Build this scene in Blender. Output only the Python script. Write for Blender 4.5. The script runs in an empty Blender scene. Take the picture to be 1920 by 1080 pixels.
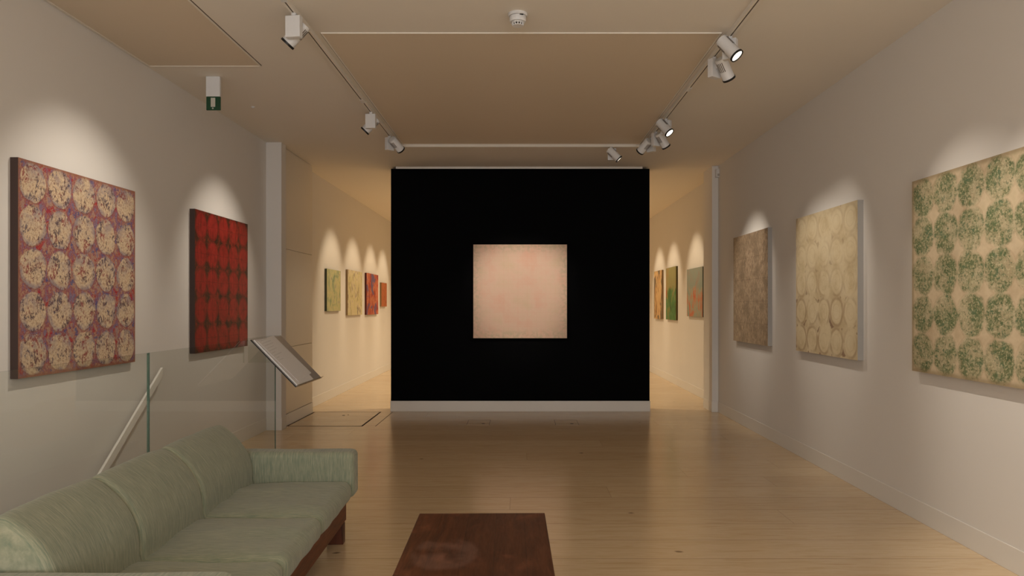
import bpy, bmesh, math, random
from mathutils import Vector, Matrix
random.seed(7)
C = bpy.context.scene.collection
PI = math.pi
F = 1365.0; VX = 977.0; VY = 572.0; CH = 1.40      # focal length (px of 1920), vanishing point, eye height
H = 3.22; XL = -2.85; XR = 2.58; YP = 9.59          # ceiling, side walls, black partition

# ------------------------------------------------------------------ node helper
def lin(r, g, b):
    f = lambda c: (c/255/12.92) if c/255 <= 0.04045 else ((c/255+0.055)/1.055)**2.4
    return (f(r), f(g), f(b), 1)

class N:
    def __init__(s, name):
        s.m = bpy.data.materials.new(name); s.m.use_nodes = True
        s.t = s.m.node_tree; s.t.nodes.clear()
        s.out = s.t.nodes.new('ShaderNodeOutputMaterial')
        s.b = s.t.nodes.new('ShaderNodeBsdfPrincipled')
        s.t.links.new(s.b.outputs[0], s.out.inputs[0])
    def node(s, kind, **kw):
        n = s.t.nodes.new(kind)
        for k, v in kw.items(): setattr(n, k, v)
        return n
    def put(s, sock, v):
        if isinstance(v, bpy.types.NodeSocket): s.t.links.new(v, sock)
        elif v is not None: sock.default_value = v
    def math(s, op, a, b=None, c=None, clamp=False):
        n = s.node('ShaderNodeMath', operation=op, use_clamp=clamp)
        s.put(n.inputs[0], a); s.put(n.inputs[1], b); s.put(n.inputs[2], c)
        return n.outputs[0]
    def mix(s, f, a, b, mode='MIX'):
        n = s.node('ShaderNodeMix', data_type='RGBA', blend_type=mode)
        s.put(n.inputs[0], f); s.put(n.inputs[6], a); s.put(n.inputs[7], b)
        return n.outputs[2]
    def noise(s, vec, scale=5, detail=4, rough=.5, dist=0):
        n = s.node('ShaderNodeTexNoise')
        s.put(n.inputs['Vector'], vec); s.put(n.inputs['Scale'], scale); s.put(n.inputs['Detail'], detail)
        s.put(n.inputs['Roughness'], rough); s.put(n.inputs['Distortion'], dist)
        return n.outputs['Fac']
    def voro(s, vec, scale=5, feature='F1', out='Distance', rnd=1.0):
        n = s.node('ShaderNodeTexVoronoi', feature=feature)
        s.put(n.inputs['Vector'], vec); s.put(n.inputs['Scale'], scale); s.put(n.inputs['Randomness'], rnd)
        return n.outputs[out]
    def white(s, vec, out='Value'):
        n = s.node('ShaderNodeTexWhiteNoise'); s.put(n.inputs['Vector'], vec); return n.outputs[out]
    def ss(s, x, lo, hi):
        n = s.node('ShaderNodeMapRange', interpolation_type='SMOOTHSTEP')
        s.put(n.inputs[0], x); s.put(n.inputs[1], lo); s.put(n.inputs[2], hi)
        return n.outputs[0]
    def sep(s, v):
        n = s.node('ShaderNodeSeparateXYZ'); s.put(n.inputs[0], v); return n.outputs
    def comb(s, x, y, z=0.0):
        n = s.node('ShaderNodeCombineXYZ'); s.put(n.inputs[0], x); s.put(n.inputs[1], y); s.put(n.inputs[2], z)
        return n.outputs[0]
    def scale(s, v, xyz):
        n = s.node('ShaderNodeMapping'); s.put(n.inputs[0], v); n.inputs['Scale'].default_value = xyz
        return n.outputs[0]
    def shift(s, v, xyz):
        n = s.node('ShaderNodeMapping'); s.put(n.inputs[0], v); n.inputs['Location'].default_value = xyz
        return n.outputs[0]
    def ramp(s, f, stops):
        n = s.node('ShaderNodeValToRGB'); s.put(n.inputs[0], f); e = n.color_ramp.elements
        while len(e) < len(stops): e.new(0.5)
        for k, (p, c) in enumerate(stops): e[k].position = p; e[k].color = c
        return n.outputs[0]
    def coord(s, kind='Object'):
        return s.node('ShaderNodeTexCoord').outputs[kind]
    def bump(s, h, strength=.3, dist=.01):
        n = s.node('ShaderNodeBump'); s.put(n.inputs['Height'], h)
        n.inputs['Strength'].default_value = strength; n.inputs['Distance'].default_value = dist
        s.t.links.new(n.outputs[0], s.b.inputs['Normal'])
    def set(s, col=None, rough=None, spec=None, metal=None, coat=None):
        if col is not None: s.put(s.b.inputs['Base Color'], col)
        if rough is not None: s.put(s.b.inputs['Roughness'], rough)
        if spec is not None: s.put(s.b.inputs['Specular IOR Level'], spec)
        if metal is not None: s.put(s.b.inputs['Metallic'], metal)
        if coat is not None: s.put(s.b.inputs['Coat Weight'], coat)
        return s.m

def plain(name, col, rough=.5, spec=.5, metal=0, var=.03, scale=30):
    n = N(name); v = n.noise(n.coord(), scale, 3)
    a = tuple(c*(1-var) for c in col[:3])+(1,); b = tuple(min(1, c*(1+var)) for c in col[:3])+(1,)
    return n.set(n.mix(v, a, b), rough, spec, metal)

def paint(name, col, rough=.75, bump=.04):
    n = N(name); o = n.coord(); v = n.noise(o, 2.5, 3)
    n.set(n.mix(v, tuple(c*.985 for c in col[:3])+(1,), col), rough, .3)
    n.bump(n.noise(o, 220, 2), bump, .002); return n.m

M = {}
M['wall'] = paint('wall_paint', (.76, .73, .69, 1))
M['ceil'] = paint('ceiling_paint', (.84, .785, .70, 1))
M['panel'] = paint('ceiling_panel_cream', (.74, .63, .49, 1), .6)
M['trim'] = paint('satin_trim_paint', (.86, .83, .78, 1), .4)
M['skirt'] = paint('skirting_paint', (.78, .75, .70, 1), .45)
M['gloss'] = paint('gloss_cupboard_paint', (.74, .68, .58, 1), .3, .02)
M['black'] = plain('black_wall_paint', (.0016, .0017, .0021, 1), .8, .06, scale=3)
M['white'] = plain('white_powder_coat', (.72, .72, .72, 1), .35)
M['rim'] = plain('black_rim', (.006, .006, .006, 1), .4, .4)
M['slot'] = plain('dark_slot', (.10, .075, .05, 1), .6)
M['green_sign'] = plain('exit_sign_green', (.004, .055, .022, 1), .35)
M['sign_white'] = plain('exit_sign_white', (.55, .52, .45, 1), .4)
M['gap'] = plain('dark_gap', (.05, .03, .018, 1), .8)
M['linen'] = plain('grey_tape_edge', (.36, .345, .32, 1), .8)
M['brown_edge'] = plain('brown_canvas_edge', (.055, .032, .026, 1), .8)
M['cream_edge'] = plain('cream_canvas_edge', (.42, .33, .22, 1), .8)

def floor_mat():
    n = N('pale_wide_board_floor'); o = n.coord('Object'); x, y, z = n.sep(o)[:3]
    yy = n.math('DIVIDE', n.math('SUBTRACT', y, 4.02-.32*40), .32)
    row = n.math('FLOOR', yy); fy = n.math('FRACT', yy)
    r1 = n.white(n.comb(row, 3.1, 0.0))
    xx = n.math('ADD', n.math('DIVIDE', x, 4.6), n.math('MULTIPLY', r1, 7.3))
    colm = n.math('FLOOR', xx); fx = n.math('FRACT', xx)
    bid = n.white(n.comb(row, colm, 1.0))
    # joints between boards
    jy = n.math('MINIMUM', fy, n.math('SUBTRACT', 1.0, fy))
    jx = n.math('MULTIPLY', n.math('MINIMUM', fx, n.math('SUBTRACT', 1.0, fx)), 4.6/.32)
    edge = n.math('MINIMUM', n.ss(jy, .002, .009), n.math('ADD', .55, n.math('MULTIPLY', .45, n.ss(jx, .003, .009))))
    sh = n.comb(n.math('ADD', x, n.math('MULTIPLY', bid, 31.0)), n.math('MULTIPLY', y, 1.0), bid)
    g1 = n.noise(n.scale(sh, (1.1, 14, 1)), 2.2, 6, .6, .6)
    g2 = n.noise(n.scale(sh, (3, 90, 1)), 2.0, 4, .6)
    blot = n.noise(n.scale(sh, (.5, 1.6, 1)), 1.5, 3)
    c = n.ramp(g1, [(.3, lin(206, 180, 142)), (.52, lin(222, 200, 166)), (.75, lin(198, 170, 130))])
    c = n.mix(n.math('MULTIPLY', n.ss(g2, .55, .75), .25), c, lin(160, 120, 74))
    c = n.mix(n.math('MULTIPLY', blot, .25), c, lin(204, 166, 118))
    c = n.mix(n.math('MULTIPLY', bid, .20), c, lin(172, 138, 98))
    kv = n.scale(o, (1.0, 1.5, 1))
    kd = n.voro(kv, 1.5); kc = n.sep(n.voro(kv, 1.5, out='Color'))[0]
    kn = n.noise(n.scale(o, (18, 40, 1)), 1.0, 2)
    kd = n.math('ADD', kd, n.math('MULTIPLY', n.math('SUBTRACT', kn, .5), .05))
    knot = n.math('MULTIPLY', n.math('SUBTRACT', 1.0, n.ss(kd, .016, .046)), n.ss(kc, .08, .12))
    c = n.mix(n.math('MULTIPLY', knot, .75), c, lin(84, 54, 34))
    c = n.mix(n.math('MULTIPLY', .72, n.math('SUBTRACT', 1.0, edge)), c, lin(104, 74, 46))
    n.set(c, n.math('ADD', .16, n.math('MULTIPLY', g1, .10)), .5)
    n.bump(n.math('ADD', edge, n.math('MULTIPLY', g2, .05)), .12, .002)
    return n.m
M['floor'] = floor_mat()

def fabric_mat(name, ax):
    n = N(name); o = n.coord('Object')
    sc = {'z': (30, 1.6, 1.6), 'x': (1.6, 30, 1.6)}[ax]
    s1 = n.noise(n.scale(o, sc), 9, 5, .65, .3)
    s2 = n.noise(n.scale(o, sc), 26, 3, .6)
    big = n.noise(o, 4, 2)
    c = n.ramp(s1, [(.34, lin(112, 126, 108)), (.5, lin(144, 148, 125)), (.64, lin(168, 166, 142))])
    c = n.mix(n.math('MULTIPLY', s2, .35), c, lin(118, 128, 110))
    c = n.mix(n.math('MULTIPLY', big, .2), c, lin(144, 140, 112))
    n.b.inputs['Sheen Weight'].default_value = .25
    n.set(c, .92, .2); n.bump(n.math('ADD', s1, s2), .5, .0015)
    return n.m
M['fab_z'] = fabric_mat('sage_slub_fabric_upright', 'z')
M['fab_x'] = fabric_mat('sage_slub_fabric_flat', 'x')
M['piping'] = plain('sage_piping', lin(110, 124, 102), .9, .2)

def wood_mat(name, a, b, c3, along='y', boards=None, worn=False, rough=.4):
    n = N(name); o = n.coord('Object'); x, y, z = n.sep(o)[:3]
    sc = {'y': (9, .9, 9), 'x': (.9, 9, 9), 'z': (9, 9, .9)}[along]
    g = n.noise(n.scale(o, sc), 2.2, 7, .66, 1.4); g2 = n.noise(n.scale(o, sc), 16, 3)
    c = n.ramp(g, [(.3, a), (.5, b), (.72, c3)])
    c = n.mix(n.math('MULTIPLY', g2, .4), c, a)
    if boards:
        k = n.math('DIVIDE', n.math('ADD', x, 5.0), boards); f = n.math('FRACT', k)
        rid = n.white(n.comb(n.math('FLOOR', k), 1.0, 2.0))
        c = n.mix(n.math('MULTIPLY', rid, .55), c, a)
        e = n.ss(n.math('MINIMUM', f, n.math('SUBTRACT', 1.0, f)), .0, .02)
        c = n.mix(n.math('MULTIPLY', n.math('SUBTRACT', 1.0, e), .6), c, (.01, .004, .002, 1))
    if worn:
        w = n.noise(o, 5.5, 5, .6, .4)
        c = n.mix(n.math('MULTIPLY', n.ss(w, .52, .70), .30), c, lin(150, 92, 66))
        dx = n.math('ADD', x, .13); dy = n.math('ADD', y, -.06)
        d = n.math('SQRT', n.math('ADD', n.math('MULTIPLY', dx, dx), n.math('MULTIPLY', n.math('MULTIPLY', dy, dy), .5)))
        d = n.math('ADD', d, n.math('MULTIPLY', n.noise(o, 14, 4), .04))
        ring = n.math('SUBTRACT', 1.0, n.ss(d, .14, .17))
        c = n.mix(n.math('MULTIPLY', n.math('MULTIPLY', ring, n.ss(n.noise(o, 9, 4), .35, .6)), .14), c, lin(170, 140, 128))
    n.set(c, n.math('ADD', rough, n.math('MULTIPLY', g2, .15)), .4)
    return n.m
M['table'] = wood_mat('walnut_red_table', lin(58, 30, 17), lin(98, 55, 31), lin(126, 76, 46), 'y', .13, True, .38)
M['legwood'] = wood_mat('red_brown_sofa_wood', lin(70, 34, 16), lin(104, 56, 30), lin(122, 68, 38), 'y', rough=.4)
M['legwood_z'] = wood_mat('red_brown_leg_wood', lin(60, 28, 14), lin(94, 48, 26), lin(112, 60, 34), 'z', rough=.4)

def glass_mat(name, tint=(.93, .955, .93, 1), ior=1.5):
    n = N(name)
    tr = n.node('ShaderNodeBsdfTransparent'); tr.inputs[0].default_value = tint
    gl = n.node('ShaderNodeBsdfGlossy'); gl.inputs['Roughness'].default_value = .01
    fr = n.node('ShaderNodeFresnel'); fr.inputs[0].default_value = ior
    mx = n.node('ShaderNodeMixShader')
    bf = n.node('ShaderNodeNewGeometry').outputs['Backfacing']
    n.t.links.new(n.math('MULTIPLY', fr.outputs[0], n.math('SUBTRACT', 1.0, bf)), mx.inputs[0])
    n.t.links.new(tr.outputs[0], mx.inputs[1]); n.t.links.new(gl.outputs[0], mx.inputs[2])
    n.t.links.new(mx.outputs[0], n.out.inputs[0]); return n.m
M['glass'] = glass_mat('clear_balustrade_glass', (.955, .965, .945, 1))
M['acrylic'] = glass_mat('clear_acrylic', (.93, .93, .90, 1))
n = N('green_glass_edge'); M['edge'] = n.set(n.mix(n.noise(n.coord(), 20, 2), (.08, .14, .11, 1), (.12, .20, .15, 1)), .1, .6)

def paper_mat():
    n = N('printed_paper'); u, v, w = n.sep(n.coord('UV'))[:3]
    lines = n.math('FRACT', n.math('MULTIPLY', v, 17.0))
    band = n.math('MULTIPLY', n.ss(lines, .55, .62), n.math('SUBTRACT', 1.0, n.ss(lines, .80, .88)))
    row = n.math('FLOOR', n.math('MULTIPLY', v, 17.0))
    ln = n.white(n.comb(row, 4.0, 1.0))
    words = n.ss(n.noise(n.comb(n.math('MULTIPLY', u, 60.0), n.math('MULTIPLY', row, 7.0), 0.0), 1.0, 2), .42, .50)
    lim = n.math('LESS_THAN', u, n.math('ADD', .25, n.math('MULTIPLY', ln, .5)))
    mask = n.math('MULTIPLY', n.math('MULTIPLY', band, words), n.math('MULTIPLY', lim, n.math('GREATER_THAN', u, .1)))
    mask = n.math('MULTIPLY', mask, n.ss(v, .48, .52))
    n.set(n.mix(n.math('MULTIPLY', mask, .28), (.84, .83, .83, 1), (.25, .22, .22, 1)), .7, .3)
    return n.m
M['paper'] = paper_mat()
M['tray'] = plain('frosted_grey_tray', (.42, .39, .37, 1), .35)

# ------------------------------------------------------------------ art surfaces
def cells(n, nx, ny, wob=.05, sq=1.0):
    uv = n.coord('UV'); u, v, w = n.sep(uv)[:3]
    w1 = n.math('SUBTRACT', n.noise(uv, 9, 3), .5); w2 = n.math('SUBTRACT', n.noise(n.shift(uv, (5, 3, 1)), 9, 3), .5)
    a = n.math('ADD', n.math('MULTIPLY', u, float(nx)), n.math('MULTIPLY', w1, wob*2))
    b = n.math('ADD', n.math('MULTIPLY', v, float(ny)), n.math('MULTIPLY', w2, wob*2))
    ia = n.math('FLOOR', a); ib = n.math('FLOOR', b)
    fa = n.math('SUBTRACT', n.math('FRACT', a), .5); fb = n.math('SUBTRACT', n.math('FRACT', b), .5)
    d = n.math('SQRT', n.math('ADD', n.math('MULTIPLY', n.math('MULTIPLY', fa, fa), sq), n.math('MULTIPLY', fb, fb)))
    cid = n.comb(ia, ib, 2.0)
    return uv, u, v, fa, fb, d, n.white(cid), cid

def art_big():
    n = N('painting_cream_circles_on_red'); uv, u, v, fa, fb, d, rid, cid = cells(n, 5, 5, .10)
    h = n.noise(n.scale(uv, (1, .8, 1)), 22, 7, .75, .4)
    bg = n.ramp(h, [(.30, lin(84, 84, 118)), (.42, lin(128, 108, 130)), (.49, lin(140, 70, 74)), (.56, lin(172, 136, 112)), (.66, lin(116, 100, 128))])
    acc = n.noise(n.shift(uv, (7, 2, 0)), 17, 5, .65)
    bg = n.mix(n.math('MULTIPLY', n.ss(acc, .57, .61), .8), bg, lin(158, 24, 38))
    bg = n.mix(n.math('MULTIPLY', n.math('SUBTRACT', 1.0, n.ss(acc, .37, .42)), .8), bg, lin(64, 76, 126))
    fine = n.noise(uv, 75, 6, .75, .2)
    cream = n.ramp(fine, [(.36, lin(150, 122, 100)), (.48, lin(204, 180, 148)), (.62, lin(216, 198, 168))])
    up = n.ss(fb, -.15, .35)
    veil = n.math('MULTIPLY', n.math('MAXIMUM', n.ss(d, .28, .46), n.math('MULTIPLY', up, .7)), n.ss(n.noise(n.shift(uv, (2, 9, 0)), 15, 5, .65), .40, .60))
    cream = n.mix(n.math('MULTIPLY', veil, .82), cream, lin(120, 114, 132))
    fl = n.noise(n.scale(uv, (1.35, .85, 1)), 54, 6, .7, .5)
    spread = n.ss(n.noise(n.shift(uv, (1, 1, 4)), 13, 3), .38, .62)
    th = n.math('SUBTRACT', .605, n.math('MULTIPLY', spread, .125))
    fleck = n.ss(n.math('SUBTRACT', fl, th), .0, .035)
    fcol = n.ramp(n.noise(n.shift(uv, (3, 3, 3)), 9, 2), [(.40, lin(52, 52, 80)), (.50, lin(62, 44, 56)), (.60, lin(132, 42, 50))])
    cream = n.mix(n.math('MULTIPLY', fleck, .85), cream, fcol)
    rr = n.math('ADD', .475, n.math('MULTIPLY', rid, .03))
    mask = n.math('SUBTRACT', 1.0, n.ss(n.math('ADD', d, n.math('MULTIPLY', n.math('SUBTRACT', fine, .5), .08)), n.math('SUBTRACT', rr, .03), rr))
    c = n.mix(n.math('MULTIPLY', mask, .92), bg, cream)
    ring = n.math('MULTIPLY', n.ss(d, .44, .465), n.math('SUBTRACT', 1.0, n.ss(d, .48, .50)))
    c = n.mix(n.math('MULTIPLY', n.math('MULTIPLY', ring, n.ss(fb, .3, -.3)), .6), c, lin(128, 62, 56))
    grit = n.ss(n.noise(uv, 150, 3, .6), .52, .62)
    c = n.mix(n.math('MULTIPLY', grit, .30), c, lin(196, 164, 134))
    e = n.math('MINIMUM', n.math('MINIMUM', u, n.math('SUBTRACT', 1.0, u)), n.math('MINIMUM', v, n.math('SUBTRACT', 1.0, v)))
    c = n.mix(n.math('SUBTRACT', .75, n.math('MULTIPLY', n.ss(e, .004, .02), .75)), c, lin(146, 98, 74))
    n.set(c, .75, .2); n.bump(fine, .15, .003); return n.m

def art_red():
    n = N('painting_red_circles'); uv, u, v, fa, fb, d, rid, cid = cells(n, 5, 5, .05)
    h = n.noise(uv, 14, 6, .65); st = n.noise(n.scale(uv, (12, 1.3, 1)), 6, 5, .6)
    red = n.ramp(n.math('ADD', n.math('MULTIPLY', h, .5), n.math('MULTIPLY', st, .5)), [(.36, lin(92, 20, 16)), (.5, lin(148, 26, 24)), (.62, lin(166, 42, 38))])
    red = n.mix(n.math('MULTIPLY', rid, .25), red, lin(120, 20, 14))
    bg = n.ramp(h, [(.4, lin(40, 22, 12)), (.52, lin(82, 34, 18)), (.6, lin(128, 34, 22))])
    mask = n.math('SUBTRACT', 1.0, n.ss(n.math('ADD', d, n.math('MULTIPLY', n.math('SUBTRACT', h, .5), .08)), .45, .52))
    c = n.mix(mask, bg, red)
    # faint cross lines through every disc and ring edges
    ax = n.math('MINIMUM', n.math('ABSOLUTE', fa), n.math('ABSOLUTE', fb))
    line = n.math('SUBTRACT', 1.0, n.ss(n.math('ADD', ax, n.math('MULTIPLY', h, .03)), .015, .035))
    c = n.mix(n.math('MULTIPLY', line, .45), c, lin(60, 18, 10))
    ring = n.math('MULTIPLY', n.ss(d, .40, .44), n.math('SUBTRACT', 1.0, n.ss(d, .46, .50)))
    c = n.mix(n.math('MULTIPLY', ring, .45), c, lin(76, 20, 12))
    c = n.mix(n.math('MULTIPLY', n.ss(n.noise(n.scale(uv, (2, .8, 1)), 60, 3), .66, .70), .5), c, lin(176, 120, 70))
    n.set(c, .42, .4); return n.m

def art_cream():
    n = N('painting_pale_ochre_circles'); uv, u, v, fa, fb, d, rid, cid = cells(n, 5, 5, .06)
    h = n.noise(uv, 6, 6, .6); f = n.noise(uv, 60, 5, .7)
    c = n.ramp(h, [(.35, lin(200, 182, 146)), (.5, lin(216, 200, 166)), (.66, lin(222, 208, 176))])
    c = n.mix(n.math('MULTIPLY', f, .25), c, lin(176, 152, 112))
    dirt = n.noise(n.shift(uv, (3, 3, 3)), 5, 3)
    low = n.math('SUBTRACT', 1.0, n.math('MULTIPLY', n.ss(v, .25, .6), .55))
    band = n.math('MULTIPLY', n.ss(d, .37, .44), n.math('SUBTRACT', 1.0, n.math('MULTIPLY', n.ss(d, .46, .56), .7)))
    ring = n.math('MULTIPLY', band, n.ss(dirt, .38, .56))
    c = n.mix(n.math('MULTIPLY', n.math('MULTIPLY', ring, .55), low), c, lin(146, 116, 86))
    r2 = n.math('SUBTRACT', 1.0, n.ss(n.math('ABSOLUTE', n.math('SUBTRACT', d, .26)), .0, .03))
    c = n.mix(n.math('MULTIPLY', r2, .16), c, lin(160, 132, 96))
    spot = n.math('MULTIPLY', n.ss(d, .50, .56), n.ss(n.noise(n.shift(uv, (8, 1, 0)), 10, 2), .54, .62))
    c = n.mix(n.math('MULTIPLY', n.math('MULTIPLY', spot, .7), low), c, lin(112, 72, 56))
    n.set(c, .7, .25); return n.m

def art_green():
    n = N('painting_green_circles'); uv, u, v, fa, fb, d, rid, cid = cells(n, 5, 5, .10)
    h = n.noise(uv, 7, 4, .6); f = n.noise(uv, 62, 6, .75, .3)
    base = n.ramp(h, [(.35, lin(190, 170, 140)), (.55, lin(208, 190, 160)), (.7, lin(196, 180, 148))])
    base = n.mix(n.math('MULTIPLY', f, .2), base, lin(176, 154, 124))
    edge = n.math('ADD', d, n.math('MULTIPLY', n.math('SUBTRACT', n.noise(uv, 22, 4, .65), .5), .24))
    mask = n.math('SUBTRACT', 1.0, n.ss(edge, .43, .56))
    dens = n.ss(n.noise(n.shift(uv, (2, 5, 0)), 10, 4, .6), .34, .62)
    veil = n.math('MULTIPLY', mask, n.math('ADD', .38, n.math('MULTIPLY', dens, .5)))
    tone = n.ramp(n.noise(uv, 18, 4, .6), [(.36, lin(112, 116, 80)), (.5, lin(146, 142, 106)), (.62, lin(108, 122, 86))])
    c = n.mix(veil, base, tone)
    th = n.math('SUBTRACT', .565, n.math('MULTIPLY', dens, .12))
    fl = n.ss(n.math('SUBTRACT', f, th), .0, .06)
    g = n.ramp(n.noise(n.shift(uv, (5, 0, 2)), 12, 4, .6), [(.38, lin(70, 102, 74)), (.5, lin(92, 108, 72)), (.62, lin(58, 86, 54))])
    c = n.mix(n.math('MULTIPLY', n.math('MULTIPLY', fl, mask), .8), c, g)
    pat = n.math('MULTIPLY', mask, n.ss(n.noise(n.shift(uv, (4, 6, 0)), 20, 3, .55), .60, .66))
    c = n.mix(n.math('MULTIPLY', pat, .55), c, lin(78, 106, 78))
    dk = n.math('MULTIPLY', mask, n.ss(n.noise(n.shift(uv, (9, 9, 0)), 60, 4, .6), .64, .70))
    c = n.mix(n.math('MULTIPLY', dk, .6), c, lin(56, 70, 46))
    lt = n.ss(n.noise(n.shift(uv, (6, 1, 0)), 85, 3, .6), .54, .62)
    c = n.mix(n.math('MULTIPLY', n.math('MULTIPLY', lt, mask), .55), c, lin(206, 196, 160))
    r2 = n.math('MULTIPLY', n.ss(d, .50, .53), n.math('SUBTRACT', 1.0, n.ss(d, .54, .57)))
    c = n.mix(n.math('MULTIPLY', r2, .2), c, lin(160, 130, 100))
    e = n.math('MINIMUM', n.math('MINIMUM', u, n.math('SUBTRACT', 1.0, u)), n.math('MINIMUM', v, n.math('SUBTRACT', 1.0, v)))
    c = n.mix(n.math('SUBTRACT', .55, n.math('MULTIPLY', n.ss(e, .005, .03), .55)), c, lin(134, 116, 84))
    n.set(c, .75, .2); return n.m

def art_brown():
    n = N('painting_brown_stone'); uv = n.coord('UV'); u, v, w = n.sep(uv)[:3]
    st = n.noise(n.scale(uv, (2.4, 1, 1)), 20, 8, .72, .3); h = n.noise(uv, 5, 5, .6)
    c = n.ramp(st, [(.36, lin(104, 84, 68)), (.48, lin(150, 128, 104)), (.58, lin(186, 164, 138)), (.66, lin(120, 102, 84))])
    c = n.mix(n.ss(h, .42, .66), c, lin(124, 106, 86))
    fl = n.ss(n.noise(n.scale(uv, (1.8, 1, 1)), 60, 4), .60, .66)
    c = n.mix(n.math('MULTIPLY', fl, .5), c, lin(200, 182, 156))
    c = n.mix(n.math('MULTIPLY', n.ss(n.noise(n.scale(uv, (2.2, 1, 1)), 9, 5, .65), .54, .68), .45), c, lin(86, 70, 60))
    for k in (1, 2, 3, 4):
        ln = n.math('SUBTRACT', 1.0, n.ss(n.math('ABSOLUTE', n.math('SUBTRACT', v, k*.2-.02)), .001, .005))
        c = n.mix(n.math('MULTIPLY', ln, .35), c, lin(92, 70, 54))
    n.set(c, .45, .45); return n.m

def art_pink():
    n = N('painting_pale_pink'); uv = n.coord('UV'); u, v, w = n.sep(uv)[:3]
    h = n.noise(uv, 4, 5, .6); f = n.noise(uv, 55, 5, .7)
    c = n.ramp(h, [(.32, lin(220, 176, 154)), (.5, lin(220, 188, 166)), (.68, lin(212, 186, 158))])
    c = n.mix(n.math('MULTIPLY', f, .2), c, lin(196, 160, 132))
    gx = n.math('SUBTRACT', 1.0, n.ss(n.math('ABSOLUTE', n.math('SUBTRACT', n.math('FRACT', n.math('MULTIPLY', u, 20.0)), .5)), .0, .10))
    gy = n.math('SUBTRACT', 1.0, n.ss(n.math('ABSOLUTE', n.math('SUBTRACT', n.math('FRACT', n.math('MULTIPLY', v, 20.0)), .5)), .0, .10))
    c = n.mix(n.math('MULTIPLY', n.math('MAXIMUM', gx, gy), .12), c, lin(214, 150, 126))
    e = n.math('MINIMUM', n.math('MINIMUM', u, n.math('SUBTRACT', 1.0, u)), n.math('MINIMUM', v, n.math('SUBTRACT', 1.0, v)))
    em = n.math('MULTIPLY', n.math('SUBTRACT', 1.0, n.ss(e, .02, .12)), n.ss(n.noise(uv, 26, 5, .65), .42, .60))
    c = n.mix(n.math('MULTIPLY', em, .5), c, lin(176, 166, 138))
    n.set(c, .7, .25); return n.m

def art_streak(name, stops, blob=None, sx=5, seed=0, drip=.5, top=None):
    n = N(name); uv = n.shift(n.coord('UV'), (seed*3.7, seed*1.9, 0))
    a = n.noise(n.scale(uv, (sx, .9, 1)), 2.2, 5, .55, .8); b = n.noise(uv, 3.5, 4, .6, .5)
    k = n.math('ADD', n.math('MULTIPLY', a, drip), n.math('MULTIPLY', b, 1-drip))
    c = n.ramp(k, stops)
    if blob:
        c = n.mix(n.ss(n.noise(n.shift(uv, (4, 4, 4)), 2.6, 3, .5, .6), .54, .60), c, blob)
    if top:
        v = n.sep(n.coord('UV'))[1]
        c = n.mix(n.math('MULTIPLY', n.ss(n.math('ADD', v, n.math('MULTIPLY', b, .5)), top[1]+.22, top[1]+.34), .8), c, top[0])
    n.set(c, .7, .25); return n.m

# ------------------------------------------------------------------ mesh helpers
def bm_new(): return bmesh.new()
def add_box(bm, x0, x1, y0, y1, z0, z1, mi=0):
    v = [bm.verts.new(p) for p in ((x0,y0,z0),(x1,y0,z0),(x1,y1,z0),(x0,y1,z0),(x0,y0,z1),(x1,y0,z1),(x1,y1,z1),(x0,y1,z1))]
    for f in ((0,3,2,1),(4,5,6,7),(0,1,5,4),(1,2,6,5),(2,3,7,6),(3,0,4,7)):
        bm.faces.new([v[i] for i in f]).material_index = mi
def add_cyl(bm, p0, p1, r0, r1=None, seg=24, cap0=True, cap1=True, mi=0):
    r1 = r0 if r1 is None else r1; p0, p1 = Vector(p0), Vector(p1); d = (p1-p0).normalized()
    a = d.orthogonal().normalized(); b = d.cross(a)
    R = []
    for p, r in ((p0, r0), (p1, r1)):
        R.append([bm.verts.new(p+(a*math.cos(2*PI*k/seg)+b*math.sin(2*PI*k/seg))*r) for k in range(seg)])
    for k in range(seg):
        f = bm.faces.new((R[0][k], R[0][(k+1)%seg], R[1][(k+1)%seg], R[1][k])); f.material_index = mi
    if cap0: bm.faces.new(R[0][::-1]).material_index = mi
    if cap1: bm.faces.new(R[1]).material_index = mi
def add_lathe(bm, prof, seg=32, mi=0, c=(0,0,0)):
    rings = [[bm.verts.new((c[0]+r*math.cos(2*PI*k/seg), c[1]+r*math.sin(2*PI*k/seg), c[2]+z)) for k in range(seg)] for r, z in prof]
    for a, b in zip(rings, rings[1:]):
        for k in range(seg):
            bm.faces.new((a[k], a[(k+1)%seg], b[(k+1)%seg], b[k])).material_index = mi
    bm.faces.new(rings[0][::-1]); bm.faces.new(rings[-1])
def add_prism(bm, pts, axis, a0, a1, mi=0):
    def P(p, a): return {'x': (a, p[0], p[1]), 'y': (p[0], a, p[1]), 'z': (p[0], p[1], a)}[axis]
    A = [bm.verts.new(P(p, a0)) for p in pts]; B = [bm.verts.new(P(p, a1)) for p in pts]
    bm.faces.new(A[::-1]).material_index = mi; bm.faces.new(B).material_index = mi
    for k in range(len(pts)):
        bm.faces.new((A[k], A[(k+1)%len(pts)], B[(k+1)%len(pts)], B[k])).material_index = mi
def obj(name, bm, mats, parent=None, bevel=0, smooth=True, loc=None, rot=None, seg=2):
    bmesh.ops.recalc_face_normals(bm, faces=bm.faces)
    me = bpy.data.meshes.new(name); bm.to_mesh(me); bm.free()
    o = bpy.data.objects.new(name, me); C.objects.link(o)
    for m in (mats if isinstance(mats, (list, tuple)) else [mats]): me.materials.append(m)
    if smooth:
        for p in me.polygons: p.use_smooth = True
        me.set_sharp_from_angle(angle=math.radians(38))
    if bevel:
        b = o.modifiers.new('bevel', 'BEVEL'); b.width = bevel; b.segments = seg; b.limit_method = 'ANGLE'
    if parent: o.parent = parent
    if loc is not None: o.location = loc
    if rot is not None: o.rotation_euler = rot
    return o
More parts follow.
